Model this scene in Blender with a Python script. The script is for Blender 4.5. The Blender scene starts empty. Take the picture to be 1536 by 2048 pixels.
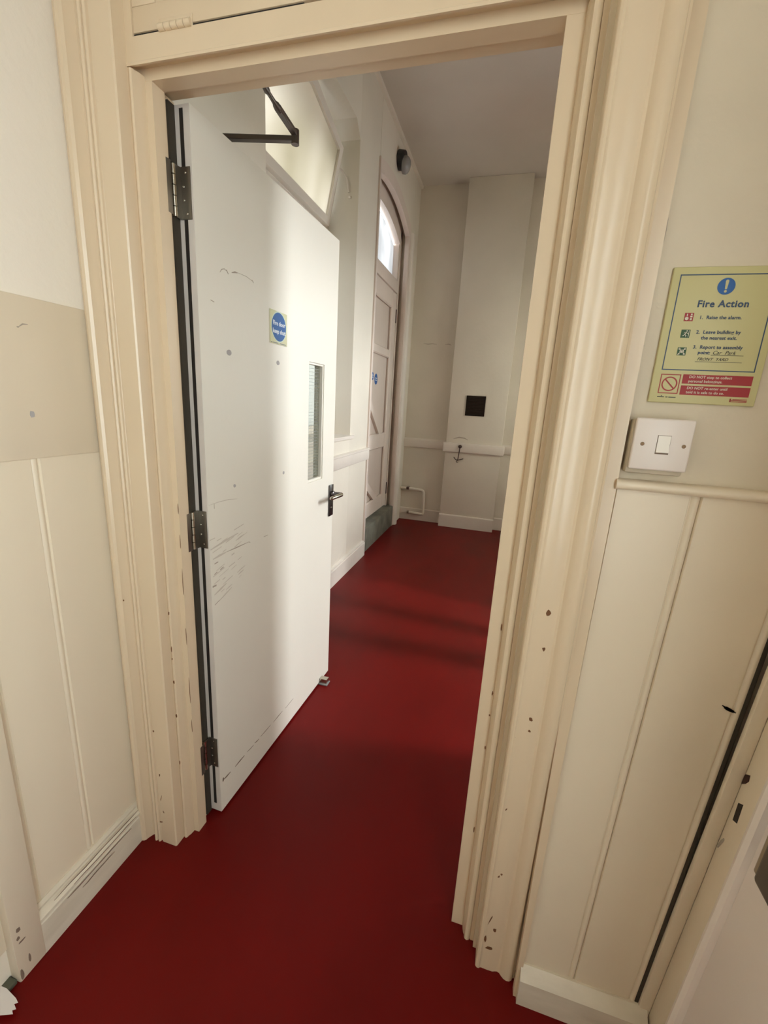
import bpy, bmesh, math, random
from mathutils import Vector, Matrix

random.seed(7)
scene = bpy.context.scene
COL = scene.collection

# ---------------------------------------------------------------- camera
FPX, PITCH, YAW, ROLL, CAMH = 865.7, -.2487, .2609, .0572, 1.3698
cyw, syw, cpi, spi = math.cos(YAW), math.sin(YAW), math.cos(PITCH), math.sin(PITCH)
fwd = Vector((-syw * cpi, cyw * cpi, spi)); rgt = Vector((cyw, syw, 0)); upv = rgt.cross(fwd)
r2 = math.cos(ROLL) * rgt + math.sin(ROLL) * upv
u2 = -math.sin(ROLL) * rgt + math.cos(ROLL) * upv
cam = bpy.data.cameras.new('camera')
cam.sensor_fit = 'VERTICAL'; cam.sensor_height = 36.0; cam.sensor_width = 27.0
cam.lens = FPX / 2048 * 36.0; cam.clip_start = .01
cam_o = bpy.data.objects.new('camera', cam); COL.objects.link(cam_o)
m = Matrix((r2, u2, -fwd)).transposed().to_4x4(); m.translation = Vector((0, 0, CAMH))
cam_o.matrix_world = m
scene.camera = cam_o

# ---------------------------------------------------------------- world, big lights, exposure
SKY = 11.5
w = bpy.data.worlds.new('overcast_sky'); scene.world = w; w.use_nodes = True
bg = w.node_tree.nodes['Background']
bg.inputs[0].default_value = (.93, .97, 1.0, 1); bg.inputs[1].default_value = SKY

def area(name, loc, direction, sx, sy, watts, col=(1, 1, 1), portal=False):
    l = bpy.data.lights.new(name, 'AREA'); l.shape = 'RECTANGLE'; l.size = sx; l.size_y = sy
    l.energy = watts; l.color = col
    if portal: l.cycles.is_portal = True
    o = bpy.data.objects.new(name, l); COL.objects.link(o)
    o.location = loc
    o.rotation_euler = Vector(direction).to_track_quat('-Z', 'Y').to_euler()
    return o
# daylight that comes through the high bright window at the far side of the hall
area('hall_window_daylight', (3.84, 2.28, 2.88), (-1, -.1, -.45), .22, 1.15, 190, (.93, .97, 1.0))
# sky portals in the window openings
area('portal_side_window', (.72, -.86, 1.55), (-1, 0, 0), 1.42, 1.7, 1, portal=True)
area('portal_end_window', (1.13, 4.125, 1.7), (-1, 0, 0), .85, 1.6, 1, portal=True)
area('portal_corridor_window', (-1.45, 2.575, 2.1), (1, 0, 0), 1.15, 1.98, 1, portal=True)
area('portal_far_fanlight', (-1.42, 4.15, 2.75), (1, 0, 0), .9, .5, 1, portal=True)

vs = scene.view_settings
vs.view_transform = 'Standard'; vs.look = 'None'; vs.gamma = 1.0; vs.exposure = 0.0
vs.use_curve_mapping = False
scene.cycles.use_denoising = True
scene.cycles.max_bounces = 10; scene.cycles.diffuse_bounces = 6
scene.cycles.sample_clamp_indirect = 6.0
scene.cycles.caustics_reflective = False; scene.cycles.caustics_refractive = False

# ---------------------------------------------------------------- materials
def nt(name):
    mt = bpy.data.materials.new(name); mt.use_nodes = True
    n = mt.node_tree.nodes; l = mt.node_tree.links
    return mt, n, l, n['Principled BSDF']
def plain(name, rgb, rough=.5, metal=0., spec=.5):
    mt, n, l, b = nt(name)
    b.inputs['Base Color'].default_value = (*rgb, 1); b.inputs['Roughness'].default_value = rough
    b.inputs['Metallic'].default_value = metal; b.inputs['Specular IOR Level'].default_value = spec
    return mt
def paint(name, rgb, rough=.4, var=.06, vscale=3., bump=.15, bscale=60., stretch=(1, 1, 1), spec=.4, tint=None, tamt=.0, tscale=1.5):
    mt, n, l, b = nt(name)
    tc = n.new('ShaderNodeTexCoord'); mp = n.new('ShaderNodeMapping'); mp.inputs['Scale'].default_value = stretch
    geo = n.new('ShaderNodeNewGeometry')
    l.new(geo.outputs['Position'], mp.inputs['Vector'])
    no = n.new('ShaderNodeTexNoise'); no.inputs['Scale'].default_value = vscale; no.inputs['Detail'].default_value = 4
    l.new(mp.outputs[0], no.inputs['Vector'])
    mr = n.new('ShaderNodeMapRange'); mr.inputs['From Min'].default_value = .3; mr.inputs['From Max'].default_value = .7
    mr.inputs['To Min'].default_value = 1 - var; mr.inputs['To Max'].default_value = 1 + var * .3
    l.new(no.outputs['Fac'], mr.inputs['Value'])
    mx = n.new('ShaderNodeMix'); mx.data_type = 'RGBA'; mx.blend_type = 'MULTIPLY'; mx.inputs['Factor'].default_value = 1
    mx.inputs['A'].default_value = (*rgb, 1); l.new(mr.outputs[0], mx.inputs['B'])
    out = mx.outputs['Result']
    if tint:
        n2 = n.new('ShaderNodeTexNoise'); n2.inputs['Scale'].default_value = tscale; n2.inputs['Detail'].default_value = 5
        l.new(mp.outputs[0], n2.inputs['Vector'])
        m2 = n.new('ShaderNodeMapRange'); m2.inputs['From Min'].default_value = .45; m2.inputs['From Max'].default_value = .75
        m2.inputs['To Max'].default_value = tamt; l.new(n2.outputs['Fac'], m2.inputs['Value'])
        m3 = n.new('ShaderNodeMix'); m3.data_type = 'RGBA'
        l.new(m2.outputs[0], m3.inputs['Factor']); l.new(out, m3.inputs['A']); m3.inputs['B'].default_value = (*tint, 1)
        out = m3.outputs['Result']
    l.new(out, b.inputs['Base Color'])
    nb = n.new('ShaderNodeTexNoise'); nb.inputs['Scale'].default_value = bscale; nb.inputs['Detail'].default_value = 3
    l.new(mp.outputs[0], nb.inputs['Vector'])
    bp = n.new('ShaderNodeBump'); bp.inputs['Strength'].default_value = bump; bp.inputs['Distance'].default_value = .004
    l.new(nb.outputs['Fac'], bp.inputs['Height']); l.new(bp.outputs[0], b.inputs['Normal'])
    b.inputs['Roughness'].default_value = rough; b.inputs['Specular IOR Level'].default_value = spec
    return mt
def glass(name, rgb, gloss=.08, rough=.02):
    mt, n, l, b = nt(name); n.remove(b)
    t = n.new('ShaderNodeBsdfTransparent'); t.inputs[0].default_value = (*rgb, 1)
    g = n.new('ShaderNodeBsdfGlossy'); g.inputs['Roughness'].default_value = rough
    mx = n.new('ShaderNodeMixShader'); mx.inputs[0].default_value = gloss
    l.new(t.outputs[0], mx.inputs[1]); l.new(g.outputs[0], mx.inputs[2]); l.new(mx.outputs[0], n['Material Output'].inputs[0])
    return mt
def wired(name):
    mt, n, l, b = nt(name); n.remove(b)
    tc = n.new('ShaderNodeTexCoord'); sep = n.new('ShaderNodeSeparateXYZ'); l.new(tc.outputs['Object'], sep.inputs[0])
    facs = []
    for ax in ('X', 'Z'):
        md = n.new('ShaderNodeMath'); md.operation = 'PINGPONG'; md.inputs[1].default_value = .0065
        l.new(sep.outputs[ax], md.inputs[0])
        lt = n.new('ShaderNodeMath'); lt.operation = 'LESS_THAN'; lt.inputs[1].default_value = .0004
        l.new(md.outputs[0], lt.inputs[0]); facs.append(lt)
    mxm = n.new('ShaderNodeMath'); mxm.operation = 'MAXIMUM'
    l.new(facs[0].outputs[0], mxm.inputs[0]); l.new(facs[1].outputs[0], mxm.inputs[1])
    t = n.new('ShaderNodeBsdfTransparent'); t.inputs[0].default_value = (.95, .965, .94, 1)
    g = n.new('ShaderNodeBsdfGlossy'); g.inputs['Roughness'].default_value = .03
    mx = n.new('ShaderNodeMixShader'); mx.inputs[0].default_value = .08
    l.new(t.outputs[0], mx.inputs[1]); l.new(g.outputs[0], mx.inputs[2])
    d = n.new('ShaderNodeBsdfDiffuse'); d.inputs[0].default_value = (.30, .32, .31, 1)
    m2 = n.new('ShaderNodeMixShader'); l.new(mxm.outputs[0], m2.inputs[0]); l.new(mx.outputs[0], m2.inputs[1]); l.new(d.outputs[0], m2.inputs[2])
    l.new(m2.outputs[0], n['Material Output'].inputs[0])
    return mt
def frosted(name, lo, hi, scale=1.6, p0=.35, p1=.65):
    """obscured, dusty glass: lets light through diffusely; dust varies across the pane"""
    mt, n, l, b = nt(name); n.remove(b)
    geo = n.new('ShaderNodeNewGeometry')
    mp = n.new('ShaderNodeMapping'); mp.inputs['Scale'].default_value = (1, 1.0, .6); mp.inputs['Rotation'].default_value = (.5, 0, 0)
    l.new(geo.outputs['Position'], mp.inputs['Vector'])
    no = n.new('ShaderNodeTexNoise'); no.inputs['Scale'].default_value = scale; no.inputs['Detail'].default_value = 2
    l.new(mp.outputs[0], no.inputs['Vector'])
    cr = n.new('ShaderNodeValToRGB')
    cr.color_ramp.elements[0].position = p0; cr.color_ramp.elements[0].color = (*lo, 1)
    cr.color_ramp.elements[1].position = p1; cr.color_ramp.elements[1].color = (*hi, 1)
    l.new(no.outputs['Fac'], cr.inputs[0])
    t = n.new('ShaderNodeBsdfTranslucent'); l.new(cr.outputs[0], t.inputs[0])
    d = n.new('ShaderNodeBsdfDiffuse'); l.new(cr.outputs[0], d.inputs[0])
    mx = n.new('ShaderNodeMixShader'); mx.inputs[0].default_value = .2
    l.new(t.outputs[0], mx.inputs[1]); l.new(d.outputs[0], mx.inputs[2]); l.new(mx.outputs[0], n['Material Output'].inputs[0])
    return mt

M = {}
M['plaster'] = paint('cream_plaster_lit', (.86, .80, .70), .55, .05, 2., .25, 45)  # tone raised so the left wall looks more strongly lit
M['plaster_r'] = paint('cream_plaster_dim', (.70, .62, .48), .5, .07, 4., .3, 40)  # similar cream kept darker, the door wall's dimmer light put into the colour
M['board'] = paint('cream_board_paint', (.785, .69, .54), .35, .05, 2.5, .12, 40, (1, 1, .35))
M['trim'] = paint('cream_gloss_trim', (.715, .58, .41), .30, .05, 3, .10, 55, (1, 1, .15), .5)
M['skirt'] = paint('cream_skirting_paint', (.76, .70, .58), .35, .10, 6, .15, 30, (1, .6, 3), tint=(.45, .38, .28), tamt=.35, tscale=7)
M['leaf'] = paint('white_door_paint', (.785, .755, .672), .38, .03, 2., .06, 60)
M['leaf_edge'] = paint('white_door_edge_paint', (.66, .61, .56), .45, .08, 8., .1, 60)
M['cwall'] = paint('white_corridor_wall', (.74, .685, .59), .55, .06, 2.0, .25, 35, tint=(.60, .56, .48), tamt=.35, tscale=1.6)
M['cwood'] = paint('white_corridor_woodwork', (.74, .68, .61), .4, .05, 4, .15, 50)
M['fdoor'] = paint('pinkish_white_far_door', (.70, .60, .53), .4, .05, 4, .12, 50)
M['ceil'] = paint('ceiling_paint', (.62, .575, .51), .7, .05, 2, .15, 40)
M['ndoor'] = paint('white_side_door_paint', (.90, .83, .78), .35, .03, 3, .06, 60)
M['floor'] = paint('red_vinyl_floor', (.152, .0035, .0030), .42, .22, 2.2, .05, 140, (1, .55, 1), .18, tint=(.095, .005, .004), tamt=.6, tscale=3.0)
M['slate'] = paint('grey_slate', (.16, .155, .12), .7, .4, 8, .6, 25, tint=(.28, .27, .21), tamt=.5, tscale=6)
M['steel'] = plain('dark_steel', (.20, .18, .15), .38, .9)
M['bright_steel'] = plain('worn_steel_pin', (.55, .51, .43), .25, 1.)
M['handle'] = plain('dark_chrome', (.12, .11, .11), .25, .9)
M['closer'] = plain('bronze_closer_arm', (.12, .10, .085), .4, .6)
M['gap'] = plain('dark_gap', (.018, .013, .009), .8)
M['dark_strip'] = plain('brown_dark_strip', (.045, .036, .024), .7)
M['wood'] = plain('bare_brown_wood', (.16, .065, .022), .7)
M['scuff'] = plain('brown_scuff', (.40, .34, .28), .7)
M['scuff_f'] = plain('faint_scuff', (.60, .55, .48), .6)
M['scuff_d'] = plain('dark_scuff', (.22, .16, .12), .7)
M['filler'] = plain('grey_filler', (.42, .40, .40), .7)
M['black'] = plain('black_plastic', (.012, .013, .014), .45)
M['lampglass'] = plain('grey_lamp_glass', (.26, .26, .26), .25)
M['vent'] = plain('brown_vent_metal', (.020, .011, .006), .7, spec=.2)
M['rust'] = plain('rusty_iron', (.05, .022, .016), .7)
M['plastic'] = plain('white_switch_plastic', (.77, .70, .65), .35)
M['rocker'] = plain('ivory_switch_rocker', (.80, .75, .66), .3)
M['pattress'] = paint('painted_pattress', (.60, .53, .41), .5, .2, 20, .4, 80)
M['screw'] = plain('brass_screw', (.20, .12, .06), .45, .5)
M['sign'] = plain('pale_green_sign_plastic', (.56, .52, .26), .42)
M['sign2'] = plain('pale_yellow_sign_plastic', (.66, .66, .42), .42)
M['sign_edge'] = plain('sign_glow_ring', (.60, .72, .60), .5)
M['navy'] = plain('navy_print', (.030, .065, .13), .5)
M['blue'] = plain('blue_print', (.010, .10, .34), .5)
M['red'] = plain('red_print', (.33, .012, .016), .5)
M['green'] = plain('green_print', (.016, .075, .022), .5)
M['pen'] = plain('black_pen', (.05, .05, .045), .6)
M['lightprint'] = plain('pale_print', (.66, .62, .50), .5)
M['white'] = plain('white_print', (.75, .80, .84), .5)
M['paper'] = plain('white_paper', (.80, .76, .74), .7)
M['glass'] = glass('clear_window_glass', (.93, .96, .95))
M['fanglass'] = glass('greenish_fanlight_glass', (.62, .74, .66), .12)
M['dirtyglass'] = glass('dusty_fanlight_glass', (.80, .82, .80), .05)
M['frosted'] = frosted('dusty_frosted_glass', (.70, .655, .54), (.97, .93, .86), 1.5, .36, .60)
M['obscured'] = frosted('light_filter_glass', (.47, .47, .46), (.51, .51, .50), 2.0)
M['lowglass'] = frosted('obscured_lower_glass', (.36, .36, .345), (.41, .41, .395), 2.0)
M['fanfrost'] = frosted('dusty_arched_glass', (.33, .33, .33), (.44, .44, .44), 5.0)
M['wired'] = wired('wired_safety_glass')
M['green_dark'] = paint('dark_green_threshold', (.10, .105, .075), .7, .3, 9, .3, 40)
M['bulb'] = plain('opal_globe', (.85, .82, .75), .4)

# ---------------------------------------------------------------- mesh helpers
def finish(bm, ang=38):
    bmesh.ops.recalc_face_normals(bm, faces=bm.faces[:])
    for f in bm.faces: f.smooth = True
    lim = math.radians(ang)
    for e in bm.edges:
        e.smooth = len(e.link_faces) == 2 and e.calc_face_angle(3.2) < lim
def obj(name, bm, mat, parent=None, ang=38, **props):
    finish(bm, ang)
    me = bpy.data.meshes.new(name); bm.to_mesh(me); bm.free()
    o = bpy.data.objects.new(name, me); COL.objects.link(o)
    me.materials.append(M[mat])
    if parent is not None: o.parent = parent
    for k, v in props.items(): o[k] = v
    return o
def empty(name, loc=(0, 0, 0), rz=0.):
    o = bpy.data.objects.new(name, None); COL.objects.link(o); o.location = loc; o.rotation_euler = (0, 0, rz)
    o.empty_display_size = .1
    return o
def tag(o, label, cat, group=None, kind=None):
    o['label'] = label; o['category'] = cat
    if group: o['group'] = group
    if kind: o['kind'] = kind
    return o
def struct(o, label, cat): return tag(o, label, cat, kind='structure')
def abox(bm, x0, x1, y0, y1, z0, z1, bev=0., seg=2):
    vs_ = bmesh.ops.create_cube(bm, size=1)['verts']
    bmesh.ops.scale(bm, vec=(x1 - x0, y1 - y0, z1 - z0), verts=vs_)
    bmesh.ops.translate(bm, vec=((x0 + x1) / 2, (y0 + y1) / 2, (z0 + z1) / 2), verts=vs_)
    if bev:
        es = list({e for v in vs_ for e in v.link_edges})
        bmesh.ops.bevel(bm, geom=es, offset=bev, segments=seg, affect='EDGES', profile=.5)
def box(x0, x1, y0, y1, z0, z1, bev=0., seg=2):
    bm = bmesh.new(); abox(bm, x0, x1, y0, y1, z0, z1, bev, seg); return bm
def aprism(bm, pts, plane, a, b):
    """extrude a closed 2-d outline; plane 'xy' along z, 'xz' along y, 'yz' along x"""
    def P(p, t):
        return {'xy': (p[0], p[1], t), 'xz': (p[0], t, p[1]), 'yz': (t, p[0], p[1])}[plane]
    v0 = [bm.verts.new(P(p, a)) for p in pts]; v1 = [bm.verts.new(P(p, b)) for p in pts]
    n = len(pts)
    bm.faces.new(v0); bm.faces.new(v1[::-1])
    for i in range(n):
        bm.faces.new((v0[i], v1[i], v1[(i + 1) % n], v0[(i + 1) % n]))
def prism(pts, plane, a, b):
    bm = bmesh.new(); aprism(bm, pts, plane, a, b); return bm
def atube(bm, path, rad, seg=10, caps=True):
    path = [Vector(p) for p in path]; rings = []
    rr = rad if isinstance(rad, (list, tuple)) else [rad] * len(path)
    up0 = None
    for i, p in enumerate(path):
        d = (path[min(i + 1, len(path) - 1)] - path[max(i - 1, 0)]).normalized()
        if up0 is None:
            up0 = d.orthogonal().normalized()
        s = (up0 - d * up0.dot(d)).normalized(); up0 = s; t = d.cross(s)
        rings.append([bm.verts.new(p + (s * math.cos(2 * math.pi * k / seg) + t * math.sin(2 * math.pi * k / seg)) * rr[i]) for k in range(seg)])
    for a, b in zip(rings, rings[1:]):
        for k in range(seg): bm.faces.new((a[k], a[(k + 1) % seg], b[(k + 1) % seg], b[k]))
    if caps: bm.faces.new(rings[0][::-1]); bm.faces.new(rings[-1])
def tube(path, rad, seg=10):
    bm = bmesh.new(); atube(bm, path, rad, seg); return bm
def alathe(bm, prof, origin, axis, seg=24):
    """prof: (distance along axis, radius)"""
    ax = Vector(axis).normalized(); s = ax.orthogonal().normalized(); t = ax.cross(s); o = Vector(origin)
    rings = []
    for d, r in prof:
        if r < 1e-6: rings.append([bm.verts.new(o + ax * d)])
        else: rings.append([bm.verts.new(o + ax * d + (s * math.cos(2 * math.pi * k / seg) + t * math.sin(2 * math.pi * k / seg)) * r) for k in range(seg)])
    for a, b in zip(rings, rings[1:]):
        for k in range(seg):
            k2 = (k + 1) % seg
            if len(a) == 1 and len(b) == 1: continue
            if len(a) == 1: bm.faces.new((a[0], b[k], b[k2]))
            elif len(b) == 1: bm.faces.new((a[k], b[0], a[k2]))
            else: bm.faces.new((a[k], a[k2], b[k2], b[k]))
def lathe(prof, origin, axis, seg=24):
    bm = bmesh.new(); alathe(bm, prof, origin, axis, seg); return bm
def arc(c, r, a0, a1, n):
    return [(c[0] + r * math.cos(math.radians(a0 + (a1 - a0) * i / n)), c[1] + r * math.sin(math.radians(a0 + (a1 - a0) * i / n))) for i in range(n + 1)]
def ablob(bm, plane, off, c, w, h, rot=0., n=9, jag=.35, thick=.0006):
    """small irregular flat chip lying on a plane (off = coordinate along the third axis)"""
    pts = []
    for k in range(n):
        a = 2 * math.pi * k / n; r = 1 - jag * random.random()
        x, y = w / 2 * r * math.cos(a), h / 2 * r * math.sin(a)
        pts.append((c[0] + x * math.cos(rot) - y * math.sin(rot), c[1] + x * math.sin(rot) + y * math.cos(rot)))
    aprism(bm, pts, plane, off, off + thick)
def astroke(bm, plane, off, pts, wid, thick=.0006):
    """thin irregular scratch along a polyline"""
    L, R = [], []
    for i, p in enumerate(pts):
        a = pts[max(i - 1, 0)]; b = pts[min(i + 1, len(pts) - 1)]
        dx, dy = b[0] - a[0], b[1] - a[1]; q = math.hypot(dx, dy) or 1
        ww = wid / 2 * (.35 if i in (0, len(pts) - 1) else .7 + .5 * random.random())
        L.append((p[0] - dy / q * ww, p[1] + dx / q * ww)); R.append((p[0] + dy / q * ww, p[1] - dx / q * ww))
    aprism(bm, L + R[::-1], plane, off, off + thick)
def text(body, size, loc, mat, parent, name='lettering', align='CENTER', bold=0., shear=0., rot=(math.pi / 2, 0, 0), space=1.0):
    cu = bpy.data.curves.new(name, 'FONT'); cu.body = body; cu.size = size; cu.align_x = align; cu.align_y = 'CENTER'
    cu.offset = bold; cu.shear = shear; cu.extrude = .0002; cu.space_character = space; cu.resolution_u = 3
    t = bpy.data.objects.new(name, cu); COL.objects.link(t)
    dg = bpy.context.evaluated_depsgraph_get(); dg.update()
    me = bpy.data.meshes.new_from_object(t.evaluated_get(dg))
    bpy.data.objects.remove(t); bpy.data.curves.remove(cu)
    me.name = name
    o = bpy.data.objects.new(name, me); COL.objects.link(o)
    me.materials.clear(); me.materials.append(M[mat])
    o.location = loc; o.rotation_euler = rot; o.parent = parent
    return o

# ================================================================ SETTING
CEIL = 3.54
XL, YW = -.972, .872           # lobby left wall face, door wall plaster face
XC, YE = -1.143, 5.03          # corridor left wall face, corridor end wall face
YK = .995                      # corridor face of the door wall

struct(obj('floor', box(-1.5, 4.05, -2.4, 5.2, -.06, 0), 'floor'), 'smooth dark red vinyl floor through lobby and corridor', 'floor')
struct(obj('ceiling', box(-1.5, 4.05, -2.4, 5.2, CEIL, CEIL + .06), 'ceil'), 'plain off-white ceiling over the corridor', 'ceiling')

# ---- lobby left wall with boards, plywood panel
wl = struct(obj('wall_left', box(-1.14, XL, -2.4, YW + .02, 0, CEIL), 'plaster'), 'cream lobby wall beside the door with boards and a flat panel', 'wall')
def board_profile(s0, s1, face, back, sgn=1):
    """outline of one match-board: flat with a bead and quirk at its far edge; face/back are depth coordinates"""
    d = (back - face)
    b = s1 - sgn * .014
    return [(s0, face + d * .5), (s0 + sgn * .002, face + d * .05), (b - sgn * .004, face), (b - sgn * .002, face + d * .5), (b, face + d * .5),
            (b + sgn * .003, face + d * .08), (b + sgn * .007, face - d * .02), (b + sgn * .011, face + d * .08), (s1, face + d * .5), (s1, back), (s0, back)]
for (y0, y1) in ((.870, .684), (.684, .540), (.540, .40), (.26, .12), (.40, .26), (.12, -.02)):
    pr = [(x, y) for (y, x) in board_profile(y0, y1, XL + .007, XL, -1)]
    obj('board', prism(pr, 'xy', .10, 1.211), 'board', wl)
obj('plywood_panel', box(XL, XL + .011, -.9, .874, 1.211, 1.535, .0015), 'board', wl)
bm = bmesh.new()
ablob(bm, 'yz', XL + .0112, (.696, 1.304), .011, .016)
obj('filler_spot', bm, 'filler', wl)
bm = bmesh.new()
astroke(bm, 'yz', XL + .0112, [(.694, 1.475), (.702, 1.481), (.712, 1.482)], .003)
ablob(bm, 'yz', XL + .0112, (.692, 1.474), .005, .004)
obj('scratch', bm, 'scuff', wl)

# skirting on the left
sp = [(XL, 0), (XL + .028, 0), (XL + .028, .092), (XL + .025, .094), (XL + .025, .100), (XL + .030, .103), (XL + .030, .110), (XL + .020, .122), (XL + .017, .124), (XL + .017, .130), (XL + .010, .138), (XL, .138)]
bl = struct(obj('baseboard_left', prism(sp, 'xz', .535, .852), 'skirt'), 'scuffed cream moulded skirting board on the left wall', 'skirting')
bm = bmesh.new()
for z_, yy0, yy1, ww in ((.1385, .57, .83, .003), (.123, .62, .82, .0022), (.1015, .60, .80, .002), (.085, .64, .74, .002)):
    astroke(bm, 'yz', XL + .0305, [(yy0 + (yy1 - yy0) * i / 6, z_ - .012 + random.uniform(-.0015, .0015)) for i in range(7)], ww)
obj('dirt_streak', bm, 'scuff_d', bl)
# casing post of the doorway in the left wall, near the camera
po = struct(obj('trim_1', box(XL, XL + .030, .474, .536, 0, 2.25, .004), 'board'), 'chipped cream door casing post at the near end of the left wall', 'casing')
bm = bmesh.new()
for c_, w_, h_ in (((.489, .150), .012, .016), ((.486, .128), .008, .012), ((.492, .112), .018, .006), ((.500, .045), .006, .03), ((.480, .02), .008, .04)):
    ablob(bm, 'yz', XL + .0302, c_, w_, h_)
obj('paint_wear', bm, 'scuff_d', po)
struct(obj('trim_2', box(XL - .01, XL + .022, .395, .473, 0, .012, .002), 'green_dark'), 'dark green threshold strip by the left door casing', 'threshold')

# ---- door wall (front)
bm = bmesh.new()
abox(bm, -1.14, -.85, YW, YK, 0, CEIL); abox(bm, .075, 1.05, YW, YK, 0, CEIL); abox(bm, -.85, .075, YW, YK, 2.95, CEIL)
wf = struct(obj('wall_front', bm, 'plaster_r'), 'cream painted wall holding the doorway, sign and switch', 'wall')
# match-boards below the dado on the right (slightly out of plumb)
LEAN = .042
def forward(o, dep=.055, top=1.24):
    for v in o.data.vertices:
        if v.co.z < top: v.co.y -= dep * (1 - v.co.z / top)
    return o
def lean(o):
    for v in o.data.vertices: v.co.x += LEAN * v.co.z
def bl_(z): return .1848 + .0166 * z
def bj_(z): return .2970 + .0365 * z
def bs_(z): return .4215 + .0715 * z
def fit(o, xa, xb, fa, fb):
    for v in o.data.vertices:
        q = (v.co.x - xa) / (xb - xa); v.co.x = fa(v.co.z) + q * (fb(v.co.z) - fa(v.co.z))
    return forward(o)
fit(obj('board', prism(board_profile(.2035, .3445, .8665, YW + .002), 'xy', .05, 1.243), 'board', wf), .2035, .3450, bl_, bj_)
fit(obj('board', prism(board_profile(.3455, .4990, .8665, YW + .002), 'xy', .05, 1.243), 'board', wf), .3450, .4990, bj_, bs_)
bm = bmesh.new()
ablob(bm, 'xz', .8478, (.460, .850), .026, .009, -.3); astroke(bm, 'xz', .8478, [(.448, .856), (.461, .850), (.472, .846)], .005)
obj('scuff_mark', bm, 'gap', wf)
bm = bmesh.new()
ablob(bm, 'xz', YW - .0006, (.200, 1.487), .016, .007); ablob(bm, 'xz', YW - .0006, (.206, 1.66), .004, .05)
obj('plaster_crack', bm, 'scuff', wf)

# cover strip and dado
bm = bmesh.new(); abox(bm, .176, .2035, .858, YW + .002, 1.24, CEIL); abox(bm, .176, .2035, .858, YW + .002, 0, 1.24)
for v in bm.verts:
    if v.co.x > .2 and v.co.z < .1: v.co.x = .1865
struct(forward(obj('trim_3', bm, 'trim')), 'narrow cream cover strip beside the right architrave', 'cover strip')
dp = [(.873, 1.241), (.860, 1.241)] + [(.860 + .012 * -math.sin(math.radians(a)), 1.250 - .0095 * math.cos(math.radians(a))) for a in range(10, 171, 16)] + [(.862, 1.2595), (.873, 1.2595)]
struct(obj('trim_4', prism(dp, 'yz', .2005, .60), 'board'), 'half-round cream dado rail under the light switch', 'dado rail')
kp = [(.873, 0), (.790, 0), (.790, .076), (.812, .100), (.873, .101)]
struct(obj('baseboard_right', prism(kp, 'yz', .183, .452), 'skirt'), 'plain cream skirting block right of the doorway', 'skirting')

# ---- door casing
tc_ = struct(empty('trim_5', (-.4, .9, 0)), 'moulded cream door frame and architraves around the doorway', 'door frame')
def child(o, p):
    o.parent = p; o.matrix_parent_inverse = p.matrix_world.inverted() if False else Matrix.Translation(-Vector(p.location)); return o
def part(name, bm, mat, parent, ang=38, **k):
    return child(obj(name, bm, mat, None, ang, **k), parent)
XJ, XK, ZH = -.797, .014, 1.990
# left jamb: rebate, stop, flat, cavetto, bead, face
ov = [(-.797, .913), (-.814, .913), (-.8145, .906), (-.816, .898), (-.819, .892)] + [(-.8245 + .0055 * math.cos(math.radians(a)), .889 + .006 * math.sin(math.radians(a))) for a in (0, -45, -90, -135)] + [(-.832, .887)]
jl = [(-.812, YK), (-.812, .949), (-.797, .949)] + ov + [(-.87, .887), (-.87, YK)]
part('jamb', prism(jl, 'xy', 0, 1.9985), 'trim', tc_)
ovr = [(.014, .913), (.044, .913), (.045, .905), (.047, .897), (.050, .892)] + [(.0575 - .0075 * math.cos(math.radians(a)), .889 - .007 * math.sin(math.radians(a))) for a in (0, 45, 90, 135)] + [(.066, .889), (.066, .886)]
jr = [(.029, YK), (.029, .949), (.014, .949)] + ovr + [(.10, .886), (.10, YK)]
part('jamb', prism(jr, 'xy', 0, 1.9985), 'trim', tc_)
hd = [(YK, 2.003), (.949, 2.003), (.949, ZH), (.9126, ZH), (.9126, 2.012), (.906, 2.011), (.899, 2.008), (.893, 2.004), (.888, 2.001), (.884, 2.001), (.883, 2.0055), (.886, 2.008), (.886, 2.049), (YK, 2.049)]
part('head', prism(hd, 'yz', -.852, .085), 'trim', tc_)
# architraves (distance outward from the inner arris, depth out from the face)
def archi(xi, sgn, wdt, yface, yroll, mat='trim'):
    k = wdt / .145
    q = [(0, .075), (0, .003), (.003, 0), (.052, 0), (.053, .004), (.056, .004)]
    q += [(.0625 + .0055 * math.cos(math.radians(a)), .003 - .007 * math.sin(math.radians(a))) for a in (180, 140, 100, 60, 20)]
    q += [(.0685, .006)] + [(.0745 + .0055 * math.cos(math.radians(a)), .003 - .008 * math.sin(math.radians(a))) for a in (180, 140, 100, 60, 20)]
    q += [(.0805, .007), (.085, .012), (.090, .013), (.096, .009), (.100, .001)]
    q += [(.116 + .0135 * math.cos(math.radians(a)), -.004 - (yface - yroll - .004) * math.sin(math.radians(a))) for a in (180, 150, 120, 90, 60, 30, 0)]
    q += [(.131, .004), (.145, .006), (.145, .06)]
    return [(xi + sgn * a * k, yface + b) for a, b in q]
part('architrave', prism(archi(-.8305, -1, .143, .852, .834), 'xy', 0, CEIL), 'trim', tc_, 28)
ra_ = [(.0835, .905), (.0835, .836), (.0850, .8335), (.0885, .8315), (.0925, .8315), (.0955, .8340), (.0985, .8348), (.112, .8345), (.126, .8350), (.133, .8375), (.138, .8385), (.143, .8370), (.1475, .8325), (.153, .8285), (.160, .8265), (.167, .8275), (.1725, .8310), (.1745, .8360), (.1785, .8375), (.1785, .905)]
part('architrave', prism(ra_, 'xy', 0, CEIL), 'trim', tc_, 28)
part('rebate_shade_strip', box(-.8125, -.8065, .968, .9945, .004, ZH), 'dark_strip', tc_)  # dark strip standing in for the shade in the rebate gap
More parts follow.
